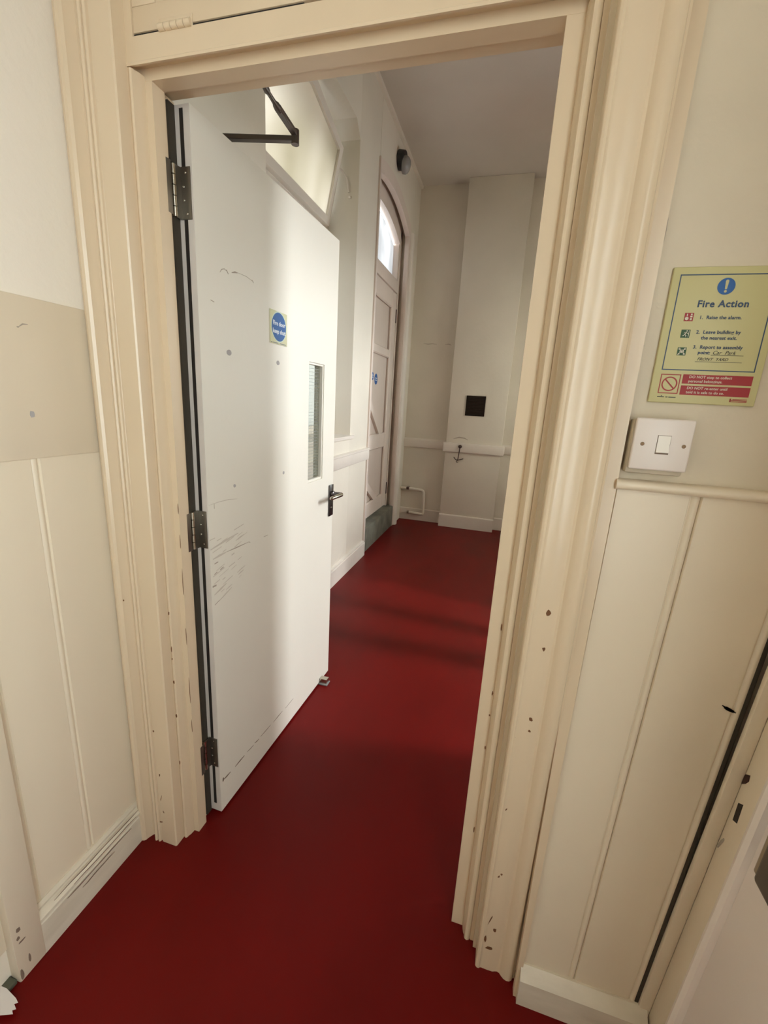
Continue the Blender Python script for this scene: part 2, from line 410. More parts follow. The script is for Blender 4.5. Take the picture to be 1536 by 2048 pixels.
# bare-wood chips
bm = bmesh.new()
for x_, z_, w_, h_ in ((.121, .990, .010, .018), (.123, .910, .007, .011), (.120, .744, .010, .011), (.121, .716, .007, .008), (.094, .691, .003, .007), (.157, .599, .007, .012),
                       (.100, .501, .003, .012), (.112, .315, .006, .008), (.107, .306, .005, .010), (.117, .139, .010, .015), (.103, .166, .003, .045), (.098, .10, .008, .025), (.110, .075, .022, .012)):
    ablob(bm, 'xz', .8338, (x_, z_), w_, h_, random.uniform(-.5, .5), jag=.5)
for x_, z_, w_, h_ in ((-.880, .410, .007, .010), (-.872, .257, .006, .014), (-.881, .077, .014, .006), (-.874, .17, .003, .03), (-.869, .12, .003, .012)):
    ablob(bm, 'xz', .8512, (x_, z_), w_, h_, random.uniform(-.4, .4), jag=.5)
ablob(bm, 'xz', .8335, (-.921, .823), .005, .006)
for z_, w_, h_ in ((.780, .005, .012), (.671, .004, .020), (.640, .004, .008), (.566, .006, .014), (.453, .006, .014), (.288, .004, .016)):
    ablob(bm, 'xz', .8825, (-.8245, z_), w_, h_, jag=.4)
for z_, h_ in ((.731, .016), (.672, .006), (.90, .02), (.58, .012), (.33, .02)):
    ablob(bm, 'xz', .9122, (.0405, z_), .004, h_, jag=.4)
for z_, h_ in ((1.07, .03), (.98, .05), (.86, .09), (.70, .07), (.52, .10), (.40, .05)):   # cracks at the stop arris
    ablob(bm, 'xz', .9122, (-.7985, z_), .0022, h_, jag=.3)
part('paint_wear', bm, 'wood', tc_)
bm = bmesh.new()
for k in range(14):
    z_ = .25 + k * .055 + random.uniform(-.02, .02)
    ablob(bm, 'xz', .8576, (.2032, z_), .0018, random.uniform(.015, .05), jag=.3)
part('paint_crack', bm, 'gap', tc_)

# ---- fanlight over the door
w1 = struct(empty('window_1', (-.4, .9, 2.05)), 'cream bottom-hinged fanlight sash above the doorway', 'window')
part('bottom_rail', box(-.812, .05, .888, .93, 2.055, 2.097, .002), 'trim', w1)
part('top_rail', box(-.812, .05, .888, .93, 2.86, 2.93, .002), 'trim', w1)
part('stile', box(-.812, -.757, .888, .93, 2.097, 2.86, .002), 'trim', w1)
part('stile', box(-.005, .05, .888, .93, 2.097, 2.86, .002), 'trim', w1)
part('glazing_bead', box(-.757, -.005, .890, .905, 2.097, 2.1035, .002), 'trim', w1)
part('pane', box(-.757, -.005, .908, .912, 2.0975, 2.86), 'fanglass', w1)
part('frame_side', box(-.852, -.8125, .886, YK, 2.049, 2.95), 'trim', w1)
part('frame_side', box(.0505, .09, .886, YK, 2.049, 2.95), 'trim', w1)
part('frame_gap', box(-.825, -.44, .8905, .9255, 2.0495, 2.0545), 'gap', w1)
hg = part('hinge', box(-.748, -.672, .8865, .8885, 2.042, 2.069, .0008), 'trim', w1)
bm = bmesh.new()
for k in range(5): alathe(bm, [(0, .0001), (0, .0065), (.0138, .0065), (.0138, .0001)], (-.747 + k * .0149, .8845, 2.0535), (1, 0, 0), 12)
part('knuckle', bm, 'trim', w1)

# ---- lobby right side wall with an unseen window added further back to light the lobby and a white door
wr = empty('wall_right', (.6, -.8, 0)); struct(wr, 'cream side wall of the lobby with a door and an added window', 'wall')
for bx in ((.61, .75, -2.4, -1.57, 0, CEIL), (.61, .75, -1.57, -.15, 0, .7), (.61, .75, -1.57, -.15, 2.4, CEIL), (.61, .75, -.15, .09, 0, CEIL), (.61, .75, .09, YW, 2.1, CEIL), (.61, .75, .82, YW, 0, 2.1), (.72, .75, .09, .82, 0, 2.1)):
    part('wall_section', box(*bx), 'plaster', wr)
w3 = struct(empty('added_window_2', (.62, -1.0, .9)), 'added unseen sash window that lights the lobby', 'window')
for bx in ((.64, .68, -1.57, -1.52, .7, 2.4), (.64, .68, -.20, -.15, .7, 2.4), (.64, .68, -1.52, -.20, .7, .75), (.64, .68, -1.52, -.20, 2.35, 2.4), (.64, .68, -1.52, -.20, 1.53, 1.56)):
    part('window_frame', box(*bx, .003), 'trim', w3)
part('pane', box(.658, .662, -1.52, -.20, .75, 2.35), 'glass', w3)
struct(obj('wall_back', box(-1.14, .75, -2.4, -2.3, 0, CEIL), 'plaster'), 'cream back wall of the lobby', 'wall')

# white door in the side wall, seen at the very edge
d3 = struct(empty('door_3', (.5, .7, 0)), 'white panelled side door with cream frame post and metal handle', 'door')
def lpart(name, bm, mat, ang=38, parent=None):
    for v in bm.verts: v.co.x += .07 * v.co.z
    return forward(part(name, bm, mat, d3, ang))
lpart('corner_strip', box(.4275, .4515, .8625, .875, 0, 2.1, .003), 'board')
lpart('frame_post', box(.4510, .53, .8135, .8645, 0, 2.1, .002), 'board')
lpart('frame_head', box(.4510, .53, .05, .8645, 2.05, 2.1, .002), 'board')
lpart('frame_gap', box(.4205, .4280, .8672, .8745, .06, 1.22), 'dark_strip')
lpart('bead', prism([(.48, .8135), (.48, .789), (.455, .789), (.449, .791), (.4455, .801), (.449, .811), (.455, .8135)], 'xy', 0, 2.05), 'ndoor')
lpart('leaf', box(.4585, .503, .105, .7885, .006, 2.045, .002), 'ndoor')
lpart('handle_plate', box(.450, .4588, .655, .757, .628, .86, .004, 3), 'bright_steel')
lpart('pull_handle', box(.432, .4505, .668, .728, .640, .85, .008, 3), 'handle')
bm = bmesh.new(); ablob(bm, 'yz', .4502, (.8455, .730), .020, .040, .2, jag=.5); lpart('lock_scar', bm, 'rust')
bm = bmesh.new(); aprism(bm, [(.828, .690), (.840, .682), (.838, .645), (.826, .650)], 'yz', .4502, .4512); lpart('latch_hole', bm, 'gap')
bm = bmesh.new(); ablob(bm, 'yz', .4503, (.844, .585), .008, .045, .3, jag=.5); ablob(bm, 'yz', .4503, (.850, .835), .008, .016); lpart('scuff_mark', bm, 'scuff')

# ---- corridor left wall
wc = struct(empty('wall_corridor_left', (-1.3, 3, 0)), 'white corridor wall with a deep window recess and an arched door recess', 'wall')
XO = -1.5
part('wall_section', prism([(XC, YK - .02), (XC, 1.887), (XC - .024, 2.0), (XO, 2.0), (XO, YK - .02)], 'xy', 0, CEIL), 'cwall', wc)
part('wall_section', box(XO, XC, 2.0, 3.15, 0, 1.105), 'cwall', wc)
part('wall_section', prism([(2.0, CEIL), (3.15, CEIL), (3.15, 3.02), (3.07, 3.10), (2.08, 3.10), (2.0, 3.02)], 'yz', XO, XC), 'cwall', wc)
part('wall_section', box(XO, XC, 3.15, 3.6, 0, CEIL, .006), 'cwall', wc)
part('wall_section', box(XO, XC, 4.70, 5.2, 0, CEIL), 'cwall', wc)
def clip_arch(pts, ymin):
    out = []
    for a, b in zip(pts, pts[1:]):
        if a[0] < ymin <= b[0]:
            t = (ymin - a[0]) / (b[0] - a[0]); out.append((ymin, a[1] + t * (b[1] - a[1])))
        if b[0] > ymin: out.append(b)
    return out
def seg_arch(y0, y1, zs, zc, n=14):
    cy_ = (y0 + y1) / 2; hw = (y1 - y0) / 2; rise = zc - zs; R = (hw * hw + rise * rise) / (2 * rise); cz = zc - R
    a = math.asin(hw / R)
    return [(cy_ + R * math.sin(-a + 2 * a * i / n), cz + R * math.cos(-a + 2 * a * i / n)) for i in range(n + 1)]
part('wall_section', prism(clip_arch(seg_arch(3.30, 4.70, 3.03, 3.185), 3.6) + [(4.70, CEIL), (3.6, CEIL)], 'yz', XO, XC), 'cwall', wc)
part('window_sill', prism([(XC + .022, 1.086), (XC + .022, 1.104), (XC + .018, 1.109), (-1.37, 1.116), (-1.37, 1.086)], 'xz', 1.96, 3.19), 'cwood', wc)
struct(obj('trim_6', prism([(XC, .875), (XC + .012, .878), (XC + .018, .888), (XC + .018, .962), (XC + .022, .966), (XC + .022, .978), (XC, .984)], 'xz', YK, 3.60), 'cwood'), 'white dado rail under the corridor window', 'dado rail')
struct(obj('baseboard_corridor_left', prism([(XC, 0), (XC + .022, 0), (XC + .022, .12), (XC + .016, .124), (XC + .016, .135), (XC, .142)], 'xz', YK, 3.585), 'cwood'), 'white skirting along the corridor window wall', 'skirting')

# corridor window: fixed lower light, inward-tilting hopper above
w2 = struct(empty('window_3', (-1.39, 2.575, 1.11)), 'corridor window with a dusty inward-tilted hopper sash', 'window')
XF = -1.36
for nm, bx in (('frame_side', (-1.42, XF, 2.0, 2.05, 1.116, 3.08)), ('frame_side', (-1.42, XF, 3.10, 3.15, 1.116, 3.04)), ('frame_sill', (-1.42, XF, 2.05, 3.10, 1.116, 1.17)), ('frame_head', (-1.42, XF, 2.05, 3.10, 3.05, 3.10)), ('transom', (-1.42, XF, 2.05, 3.10, 2.44, 2.505)), ('mullion', (-1.41, XF - .005, 2.56, 2.59, 1.17, 2.44))):
    part(nm, box(*bx, .003), 'cwood', w2)
for a_, b_ in ((2.05, 2.56), (2.59, 3.10)):
    part('pane', box(-1.392, -1.388, a_, b_, 1.17, 2.44), 'lowglass', w2)
part('added_outer_pane', box(-1.412, -1.408, 2.05, 3.10, 2.505, 2.88), 'obscured', w2)  # added behind the hopper to filter sky light leaking past it
part('light_block_board', box(-1.415, -1.395, 2.05, 3.10, 2.88, 3.10, .002), 'cwood', w2)  # added out of sight to keep sky glow off the recess soffit
# hopper sash: plane leans inward from z=2.50 to z=3.06
def hop(z): return XF + .012 + (z - 2.505) * .205
def hopbox(y0, y1, z0, z1, t0=-.018, t1=.018):
    bm = bmesh.new()
    c = [(hop(z0) + t0, z0), (hop(z0) + t1, z0), (hop(z1) + t1, z1), (hop(z1) + t0, z1)]
    aprism(bm, c, 'xz', y0, y1); return bm
SB = [(2.06, 2.508), (3.095, 2.508), (3.095, 2.955), (2.62, 3.055), (2.45, 3.06), (2.06, 2.955)]
SI = [(2.105, 2.552), (3.050, 2.552), (3.050, 2.925), (2.62, 3.012), (2.45, 3.018), (2.105, 2.925)]
for k in range(6):
    a, b = SB[k], SB[(k + 1) % 6]; c, d = SI[(k + 1) % 6], SI[k]
    bm = bmesh.new(); v0 = []; v1 = []
    for (y_, z_) in (a, b, c, d):
        v0.append(bm.verts.new((hop(z_) - .018, y_, z_))); v1.append(bm.verts.new((hop(z_) + .018, y_, z_)))
    bm.faces.new(v0); bm.faces.new(v1[::-1])
    for i in range(4): bm.faces.new((v0[i], v1[i], v1[(i + 1) % 4], v0[(i + 1) % 4]))
    part('sash_rail', bm, 'cwood', w2)
bm = bmesh.new(); v0 = [bm.verts.new((hop(z_) - .003, y_, z_)) for y_, z_ in SI]; v1 = [bm.verts.new((hop(z_) + .001, y_, z_)) for y_, z_ in SI]
bm.faces.new(v0); bm.faces.new(v1[::-1])
for i in range(6): bm.faces.new((v0[i], v1[i], v1[(i + 1) % 6], v0[(i + 1) % 6]))
part('hopper_pane', bm, 'frosted', w2)
part('stay_arm', tube([(hop(2.84) + .015, 3.09, 2.84), (hop(2.84) + .03, 3.11, 2.835), (hop(2.84) + .055, 3.125, 2.80), (hop(2.84) + .07, 3.14, 2.72)], .007, 8), 'cwood', w2)
part('stay_catch', box(hop(2.84) + .065, hop(2.84) + .085, 3.135, 3.15, 2.685, 2.70, .003), 'cwood', w2)
part('catch', box(hop(3.05) - .01, hop(3.05) + .03, 2.60, 2.63, 3.06, 3.085, .003), 'steel', w2)

# ---- far arched door
d2 = struct(empty('door_2', (-1.24, 4.15, 0)), 'pinkish white panelled door with arched fanlight in the corridor', 'door')
XD = -1.235
part('frame_side', box(-1.32, XD + .015, 3.6, 3.685, 0, 3.12, .004), 'fdoor', d2)
part('frame_side', box(-1.32, XD + .015, 4.615, 4.70, 0, 3.0, .004), 'fdoor', d2)
part('transom', box(-1.32, XD + .015, 3.685, 4.615, 2.435, 2.545, .004), 'fdoor', d2)
oa = clip_arch(seg_arch(3.30, 4.70, 3.03, 3.185), 3.6); ia = clip_arch(seg_arch(3.40, 4.60, 2.87, 2.985), 3.70)
ic = clip_arch(seg_arch(3.36, 4.64, 2.955, 3.09), 3.62)
part('arched_casing', prism(oa + [(4.70, 2.955)] + ic[::-1] + [(3.6, 3.0)], 'yz', -1.185, XC + .006), 'fdoor', d2, 50)
part('jamb_casing', box(-1.185, XC + .006, 4.64, 4.70, 0, 2.96, .006), 'fdoor', d2)
part('arched_head', prism(oa + ia[::-1], 'yz', -1.32, XD + .015), 'fdoor', d2, 50)
part('fanlight_side', box(-1.31, XD + .008, 3.685, 3.712, 2.545, 2.885, .002), 'fdoor', d2)
part('fanlight_side', box(-1.31, XD + .008, 4.588, 4.615, 2.545, 2.885, .002), 'fdoor', d2)
ib = clip_arch(seg_arch(3.41, 4.588, 2.86, 2.972), 3.712)
part('fanlight_pane', prism([(3.712, 2.545), (4.588, 2.545)] + ib[::-1], 'yz', -1.285, -1.281), 'fanfrost', d2)
la_ = part('leaf', box(-1.285, XD - .018, 3.69, 4.605, .245, 2.43, .002), 'fdoor', d2)
for nm, bx in (('stile', (3.69, 3.83, .245, 2.43)), ('stile', (4.455, 4.605, .245, 2.43)), ('rail', (3.83, 4.455, 2.27, 2.43)), ('rail', (3.83, 4.455, 1.80, 1.88)), ('rail', (3.83, 4.455, .91, 1.06)), ('rail', (3.83, 4.455, .245, .40))):
    child(obj(nm, box(XD - .018, XD + .012, *bx, .010, 1), 'fdoor', None, 20), d2)
def diag(y0, z0, y1, z1, wd, nm='brace'):
    dy, dz = y1 - y0, z1 - z0; q = math.hypot(dy, dz); ny, nz = -dz / q * wd, dy / q * wd
    part(nm, prism([(y0, z0), (y1, z1), (y1 + ny, z1 + nz), (y0 + ny, z0 + nz)], 'yz', XD - .018, XD + .010), 'fdoor', d2)
diag(3.83, 1.44, 4.33, 1.06, -.07); diag(3.83, .66, 4.27, .40, -.07)
part('door_gap', box(XD - .012, XD + .002, 4.6055, 4.6145, .25, 2.435), 'gap', d2)
for zc_ in (2.22, .44):
    part('hinge', box(XD - .002, XD + .018, 4.592, 4.617, zc_ - .065, zc_ + .065, .004), 'rust', d2)
struct(obj('trim_7', box(-1.40, XC + .004, 3.605, 4.69, 0, .235, .012), 'slate'), 'worn grey slate step under the arched door', 'step')
struct(obj('trim_8', prism([(XC, 4.70), (XC - .02, 4.695), (XC - .02, 4.68), (XC + .02, 4.69), (XC + .032, 4.705), (XC + .032, 4.755), (XC + .02, 4.77), (XC, 4.77)], 'xy', 0, 3.0), 'cwood'), 'white rounded casing at the far side of the arched door', 'casing')
struct(obj('trim_9', box(XC - .004, XC + .014, 3.572, 3.604, 0, 3.13, .004), 'fdoor'), 'chipped pinkish casing edge at the near side of the arched door', 'casing')

# ---- corridor end wall, chimney breast, dado, skirting
we = struct(obj('wall_corridor_end', box(XO, 1.2, YE, 5.2, 0, CEIL), 'cwall'), 'white end wall of the corridor', 'wall')
wb = struct(obj('wall_chimney_breast', box(-.638, -.030, 4.912, YE + .01, 0, CEIL - .002, .004), 'cwall'), 'white projecting chimney breast on the corridor end wall', 'wall')
def rail_prof(y, p=.03): return [(y, .875), (y - p * .7, .878), (y - p, .895), (y - p, .962), (y - p * .6, .976), (y, .982)]
struct(obj('trim_10', prism(rail_prof(YE), 'yz', XC, -.638), 'cwood'), 'white dado rail left of the chimney breast', 'dado rail')
struct(obj('trim_11', prism(rail_prof(YE), 'yz', -.030, 1.05), 'cwood'), 'white dado rail right of the chimney breast', 'dado rail')
bm = box(-.668, .002, 4.878, 4.92, .868, .975, .014, 3)
struct(obj('trim_12', bm, 'cwood'), 'rounded white dado rail across the chimney breast', 'dado rail')
struct(obj('baseboard_corridor_end', prism([(YE, 0), (YE - .018, 0), (YE - .018, .135), (YE - .010, .143), (YE, .143)], 'yz', XC, -.638), 'cwood'), 'white skirting left of the chimney breast', 'skirting')
struct(obj('baseboard_breast', prism([(4.913, 0), (4.893, 0), (4.893, .138), (4.900, .146), (4.913, .147)], 'yz', -.643, -.025), 'cwood'), 'white skirting at the foot of the chimney breast', 'skirting')
struct(obj('baseboard_corridor_right', prism([(YE, 0), (YE - .018, 0), (YE - .018, .135), (YE - .010, .143), (YE, .143)], 'yz', -.025, 1.05), 'cwood'), 'white skirting right of the chimney breast', 'skirting')
bm = bmesh.new()
astroke(bm, 'xz', 4.9115, [(-.56, 1.015), (-.50, 1.035), (-.44, 1.03), (-.40, 1.012)], .012)
obj('plaster_crack', bm, 'scuff', wb)
bm = bmesh.new()
astroke(bm, 'xz', YE - .0006, [(-1.0, 2.02), (-.95, 2.015), (-.90, 2.02), (-.85, 2.015)], .006); astroke(bm, 'xz', YE - .0006, [(-.76, 2.015), (-.72, 2.02), (-.69, 2.01)], .008)
obj('plaster_crack', bm, 'scuff', we)
struct(obj('trim_13', prism([(XC, CEIL), (XC, CEIL - .028), (XC + .022, CEIL - .022), (XC + .026, CEIL)], 'xz', YK, YE), 'cwall'), 'thin white cornice bead along the corridor wall', 'cornice')

# ---- corridor right wall with a glazed opening into the hall, the hall itself
wrc = struct(empty('wall_corridor_right', (1.1, 3, 0)), 'white corridor wall opening to the bright hall', 'wall')
for bx in ((1.05, 1.15, YK - .02, 1.73, 0, CEIL), (1.05, 1.15, 3.2, 3.7, 0, CEIL), (1.05, 1.15, 4.55, 5.2, 0, CEIL), (1.05, 1.15, 3.7, 4.55, 0, .9), (1.05, 1.15, 3.7, 4.55, 2.5, CEIL), (1.05, 1.15, 1.73, 3.2, 2.42, CEIL), (1.05, 1.15, 2.76, 3.2, 0, 1.3)):
    part('wall_section', box(*bx), 'cwall', wrc)
for y0, y1 in ((2.181, 2.295), (2.441, 2.536)):
    part('post', box(1.06, 1.14, y0, y1, 0, 2.42, .004), 'cwood', wrc)
w4 = struct(empty('window_4', (1.1, 4.125, 1.0)), 'small sash window in the corridor right wall near its end', 'window')
for bx in ((1.08, 1.11, 3.7, 3.74, .9, 2.5), (1.08, 1.11, 4.51, 4.55, .9, 2.5), (1.08, 1.11, 3.74, 4.51, .9, .94), (1.08, 1.11, 3.74, 4.51, 2.46, 2.5), (1.08, 1.11, 3.74, 4.51, 1.69, 1.72)):
    part('window_frame', box(*bx, .003), 'cwood', w4)
part('pane', box(1.094, 1.098, 3.74, 4.51, .94, 2.46), 'glass', w4)
struct(obj('wall_hall_near', box(1.05, 4.05, .85, .974, 0, CEIL), 'cwall'), 'white near wall of the hall', 'wall')
struct(obj('wall_hall_far', box(1.15, 4.05, 3.5, 3.6, 0, CEIL), 'cwall'), 'white far wall of the hall', 'wall')
wh = struct(empty('wall_hall_window', (4.0, 2.28, 0)), 'white hall wall with a high bright window', 'wall')
for bx in ((3.9, 4.05, .974, 2.13, 0, CEIL), (3.9, 4.05, 2.43, 3.5, 0, CEIL), (3.9, 4.05, 2.13, 2.43, 0, 2.15), (3.9, 4.05, 2.13, 2.43, 3.45, CEIL)):
    part('wall_section', box(*bx), 'cwall', wh)

# ================================================================ THE OPEN FIRE DOOR
HA = Vector((-.767, .989)); HB = Vector((-.741, 1.836))
dv = (HB - HA); WD = dv.length; ang = math.atan2(dv.y, dv.x)
d1 = struct(empty('door_1', (HA.x, HA.y, 0), ang), 'white flush fire door standing open with a narrow wired glass panel', 'door')
TH = .044; Z0, Z1 = .010, 1.991
vu0, vu1, vz0, vz1 = .595, .730, 1.033, 1.502
bm = bmesh.new()
abox(bm, 0, vu0, 0, TH, Z0, Z1); abox(bm, vu1, WD, 0, TH, Z0, Z1); abox(bm, vu0, vu1, 0, TH, Z0, vz0); abox(bm, vu0, vu1, 0, TH, vz1, Z1)
obj('leaf', bm, 'leaf', d1)
bm = bmesh.new(); abox(bm, -.0015, 0, .0005, TH - .0005, Z0 + .001, Z1 - .001)
obj('hinge_edge', bm, 'leaf_edge', d1)
obj('intumescent_strip', box(-.0022, -.0012, .017, .027, Z0 + .03, Z1 - .008), 'gap', d1, label='dark intumescent strip')
for bx in ((vu0, vu0 + .008, .004, .018, vz0, vz1), (vu1 - .008, vu1, .004, .018, vz0, vz1), (vu0 + .008, vu1 - .008, .004, .018, vz0, vz0 + .010), (vu0 + .008, vu1 - .008, .004, .018, vz1 - .008, vz1)):
    obj('glazing_bead', box(*bx, .001), 'leaf', d1)
obj('pane', box(vu0 + .004, vu1 - .004, .020, .027, vz0 + .004, vz1 - .004), 'wired', d1, label='wired safety glass')
for zc_ in (1.815, .995, .245):
    h = .054
    hp = obj('hinge', box(-.0035, -.0008, .004, .033, zc_ - h, zc_ + h, .0006), 'steel', d1, label='worn steel butt hinge')
    bm = bmesh.new()
    for k in range(5):
        z_ = zc_ - h + k * (2 * h / 5)
        alathe(bm, [(0, .0001), (.0006, .0062), (2 * h / 5 - .0012, .0062), (2 * h / 5 - .0006, .0001)], (-.021, .0355, z_), (0, 0, 1), 14)
    obj('knuckle', bm, 'bright_steel', hp)
    obj('hinge_leaf', prism([(-.0035, .030), (-.021, .032), (-.021, .034), (-.0030, .033)], 'xy', zc_ - h, zc_ + h), 'steel', hp)
    bm = bmesh.new()
    for dz, yy in ((.042, .017), (.014, .024), (-.014, .024), (-.042, .017)):
        alathe(bm, [(0, .0001), (0, .0028), (.0006, .0022), (.0008, .0001)], (-.0034, yy, zc_ + dz), (-1, 0, 0), 10)
    obj('screw', bm, 'bright_steel', hp)
    obj('frame_flap', box(-.054, -.034, .0285, .0300, zc_ - h, zc_ + h, .0006), 'steel', hp)
# lever handle on a back plate
hp = obj('handle_plate', box(WD - .050, WD - .006, -.007, 0, .846, .992, .003), 'handle', d1)
bm = bmesh.new(); alathe(bm, [(0, .0001), (0, .013), (.014, .013), (.016, .010), (.052, .010), (.056, .008), (.057, .0001)], (WD - .028, -.004, .951), (0, -1, 0), 18)
obj('spindle', bm, 'handle', hp)
obj('lever', tube([(WD - .026, -.054, .951), (WD - .05, -.056, .952), (WD - .09, -.056, .953), (WD - .135, -.055, .954), (WD - .142, -.052, .954)], [.009, .0095, .0085, .008, .004], 12), 'bright_steel', hp)
bm = bmesh.new(); alathe(bm, [(0, .0001), (0, .006), (.002, .006), (.003, .0001)], (WD - .028, -.007, .885), (0, -1, 0), 12)
obj('key_cover', bm, 'bright_steel', hp)
# scuffs and filled holes on the face (face is local y = 0, towards -y)
def lz(y): return y - HA.y
bm = bmesh.new()
for y_, z_, w_, h_ in ((1.103, 1.478, .022, .018), (1.359, 1.475, .022, .016), (1.394, 1.103, .012, .014), (1.110, 1.102, .012, .012)):
    ablob(bm, 'xz', -.0008, (lz(y_), z_), w_, h_, jag=.2)
obj('filled_hole', bm, 'filler', d1)
bm = bmesh.new()
for pts, wd_ in (([(1.075, 1.672), (1.083, 1.681), (1.094, 1.685), (1.102, 1.682)], .0015), ([(1.102, 1.685), (1.110, 1.677)], .006), ([(1.125, 1.684), (1.139, 1.689), (1.150, 1.690)], .005), ([(1.150, 1.691), (1.19, 1.692), (1.225, 1.687)], .0012), ([(1.218, 1.690), (1.226, 1.684)], .003), ([(1.035, 1.597), (1.048, 1.595)], .005),
                 ([(1.015, 1.066), (1.015, 1.052)], .0035), ([(1.062, .908), (1.11, .907), (1.175, .906)], .003), ([(1.262, .8985), (1.285, .8985)], .005), ([(1.006, .889), (1.022, .890)], .008),
                 ([(1.030, .862), (1.045, .866)], .008), ([(1.004, .857), (1.016, .860)], .007), ([(.994, .822), (1.010, .821)], .014), ([(1.02, .801), (1.048, .808)], .004), ([(1.0, .762), (1.020, .768)], .005), ([(1.175, .906), (1.182, .902)], .005)):
    astroke(bm, 'xz', -.0008, [(lz(a), b) for a, b in pts], wd_)
obj('scuff_mark', bm, 'scuff', d1)
bm = bmesh.new()
for pts, wd_ in (([(.992, 1.066), (1.03, 1.0675), (1.08, 1.066), (1.12, 1.060)], .0022), ([(.99, .965), (1.012, .966)], .006), ([(1.02, .955), (1.04, .957)], .005), ([(.992, .936), (1.05, .944), (1.12, .951)], .008), ([(1.0, .905), (1.03, .907), (1.06, .908)], .008),
                 ([(.998, .852), (1.05, .862)], .006), ([(1.07, .857), (1.10, .862)], .006), ([(1.0, .794), (1.03, .802), (1.055, .809)], .006), ([(1.02, .767), (1.05, .776), (1.08, .786)], .005), ([(1.10, .966), (1.15, .973)], .006), ([(1.085, .890), (1.098, .893)], .010), ([(1.0, .925), (1.04, .932)], .005)):
    astroke(bm, 'xz', -.0009, [(lz(a), b) for a, b in pts], wd_)
for k in range(22):
    y0_ = random.uniform(1.0, 1.12); z0_ = random.uniform(.78, .95); L_ = random.uniform(.015, .05)
    astroke(bm, 'xz', -.0007, [(lz(y0_), z0_), (lz(y0_ + L_ * .5), z0_ + L_ * .12), (lz(y0_ + L_), z0_ + L_ * .22)], random.uniform(.0015, .004))
obj('faint_scuff', bm, 'scuff_f', d1)
bm = bmesh.new()
yy = 1.0
while yy < 1.42:
    L_ = random.uniform(.02, .07)
    astroke(bm, 'xz', -.0008, [(lz(yy), .126 - .02 * (yy - 1.0) / .4 + random.uniform(-.003, .003)), (lz(yy + L_ * .5), .124 - .02 * (yy - 1.0) / .4), (lz(yy + L_), .123 - .02 * (yy - 1.0) / .4)], random.uniform(.002, .006) * (1.2 - .5 * (yy - 1) / .4))
    yy += L_ + random.uniform(.0, .03)
ablob(bm, 'xz', -.0008, (lz(1.003), .128), .010, .02)
obj('kick_line', bm, 'scuff_d', d1)

# ================================================================ THINGS
# ---- door closer arm over the open door
dc = tag(empty('door_closer', (-.63, 1.0, 2.03)), 'dark bronze folding door closer arm above the open fire door', 'door closer')
part('body', box(-.872, -.8125, 1.10, 1.33, 1.90, 1.965, .006), 'closer', dc)
part('spindle', tube([(-.842, 1.215, 1.955), (-.842, 1.215, 2.045)], .010, 12), 'closer', dc)
def flat_bar(p0, p1, w0, w1, th):
    p0, p1 = Vector(p0), Vector(p1); d = (p1 - p0).normalized(); s = Vector((0, 0, 1)).cross(d).normalized(); up_ = d.cross(s)
    bm = bmesh.new(); vv = []
    for p, ww in ((p0, w0), (p1, w1)):
        vv.append([bm.verts.new(p + s * a * ww / 2 + up_ * b * th / 2) for a, b in ((-1, -1), (1, -1), (1, 1), (-1, 1))])
    for i in range(4): bm.faces.new((vv[0][i], vv[0][(i + 1) % 4], vv[1][(i + 1) % 4], vv[1][i]))
    bm.faces.new(vv[0][::-1]); bm.faces.new(vv[1])
    bmesh.ops.bevel(bm, geom=bm.edges[:], offset=.0015, segments=1, affect='EDGES')
    return bm
EL = (-.640, 1.250, 2.040)
part('lower_arm', flat_bar((-.850, 1.213, 2.044), EL, .020, .018, .012), 'closer', dc)
BR = Vector((-.615, 1.030, 2.036)); ELV = Vector(EL)
part('upper_arm', flat_bar(ELV + Vector((0, 0, .012)), ELV.lerp(BR, .55) + Vector((0, 0, .008)), .016, .016, .012), 'closer', dc)
pth = [ELV.lerp(BR, t) + Vector((0, 0, .008)) for t in (.5, .58, .62, .70, .78, .82, .90, 1.0)]
part('adjusting_rod', tube(pth, [.0085, .0085, .0055, .005, .005, .0075, .0055, .0055], 10), 'closer', dc)
part('elbow_pin', tube([ELV + Vector((0, 0, -.012)), ELV + Vector((0, 0, .022))], .0105, 14), 'closer', dc)
part('bracket', box(-.650, -.585, .996, 1.012, 2.018, 2.066, .003), 'closer', dc)
part('bracket_lug', box(-.626, -.604, 1.008, 1.042, 2.036, 2.052, .003), 'closer', dc)

# ---- round blue sign on the open door
sg = tag(empty('door_sign', (0, 0, 0), 0), 'small square sign with blue disc reading Fire door keep shut', 'sign')
dirv = dv.normalized(); nrm = Vector((dirv.y, -dirv.x))
p = HA + dirv * (1.362 - HA.y) + nrm * .0006
sg.location = (p.x, p.y, 1.583); sg.rotation_euler = (0, 0, ang)
obj('backing', box(-.052, .052, -.002, 0, -.05, .05, .0006), 'sign2', sg)
obj('ring', lathe([(0, .0001), (0, .047), (.0004, .047), (.0004, .0001)], (0, -.002, .003), (0, -1, 0), 40), 'sign_edge', sg)
obj('disc', lathe([(0, .0001), (0, .0435), (.0004, .0435), (.0004, .0001)], (0, -.0024, .003), (0, -1, 0), 40), 'blue', sg)
text('Fire door', .0195, (0, -.0030, .0125), 'white', sg, bold=.0004)
text('keep shut', .0195, (0, -.0030, -.0115), 'white', sg, bold=.0004)
bm = bmesh.new()
for a, b in ((-.048, -.040), (-.036, -.004), (.004, .044)): abox(bm, a, b, -.0024, -.002, -.0475, -.0458)
obj('small_print', bm, 'navy', sg)

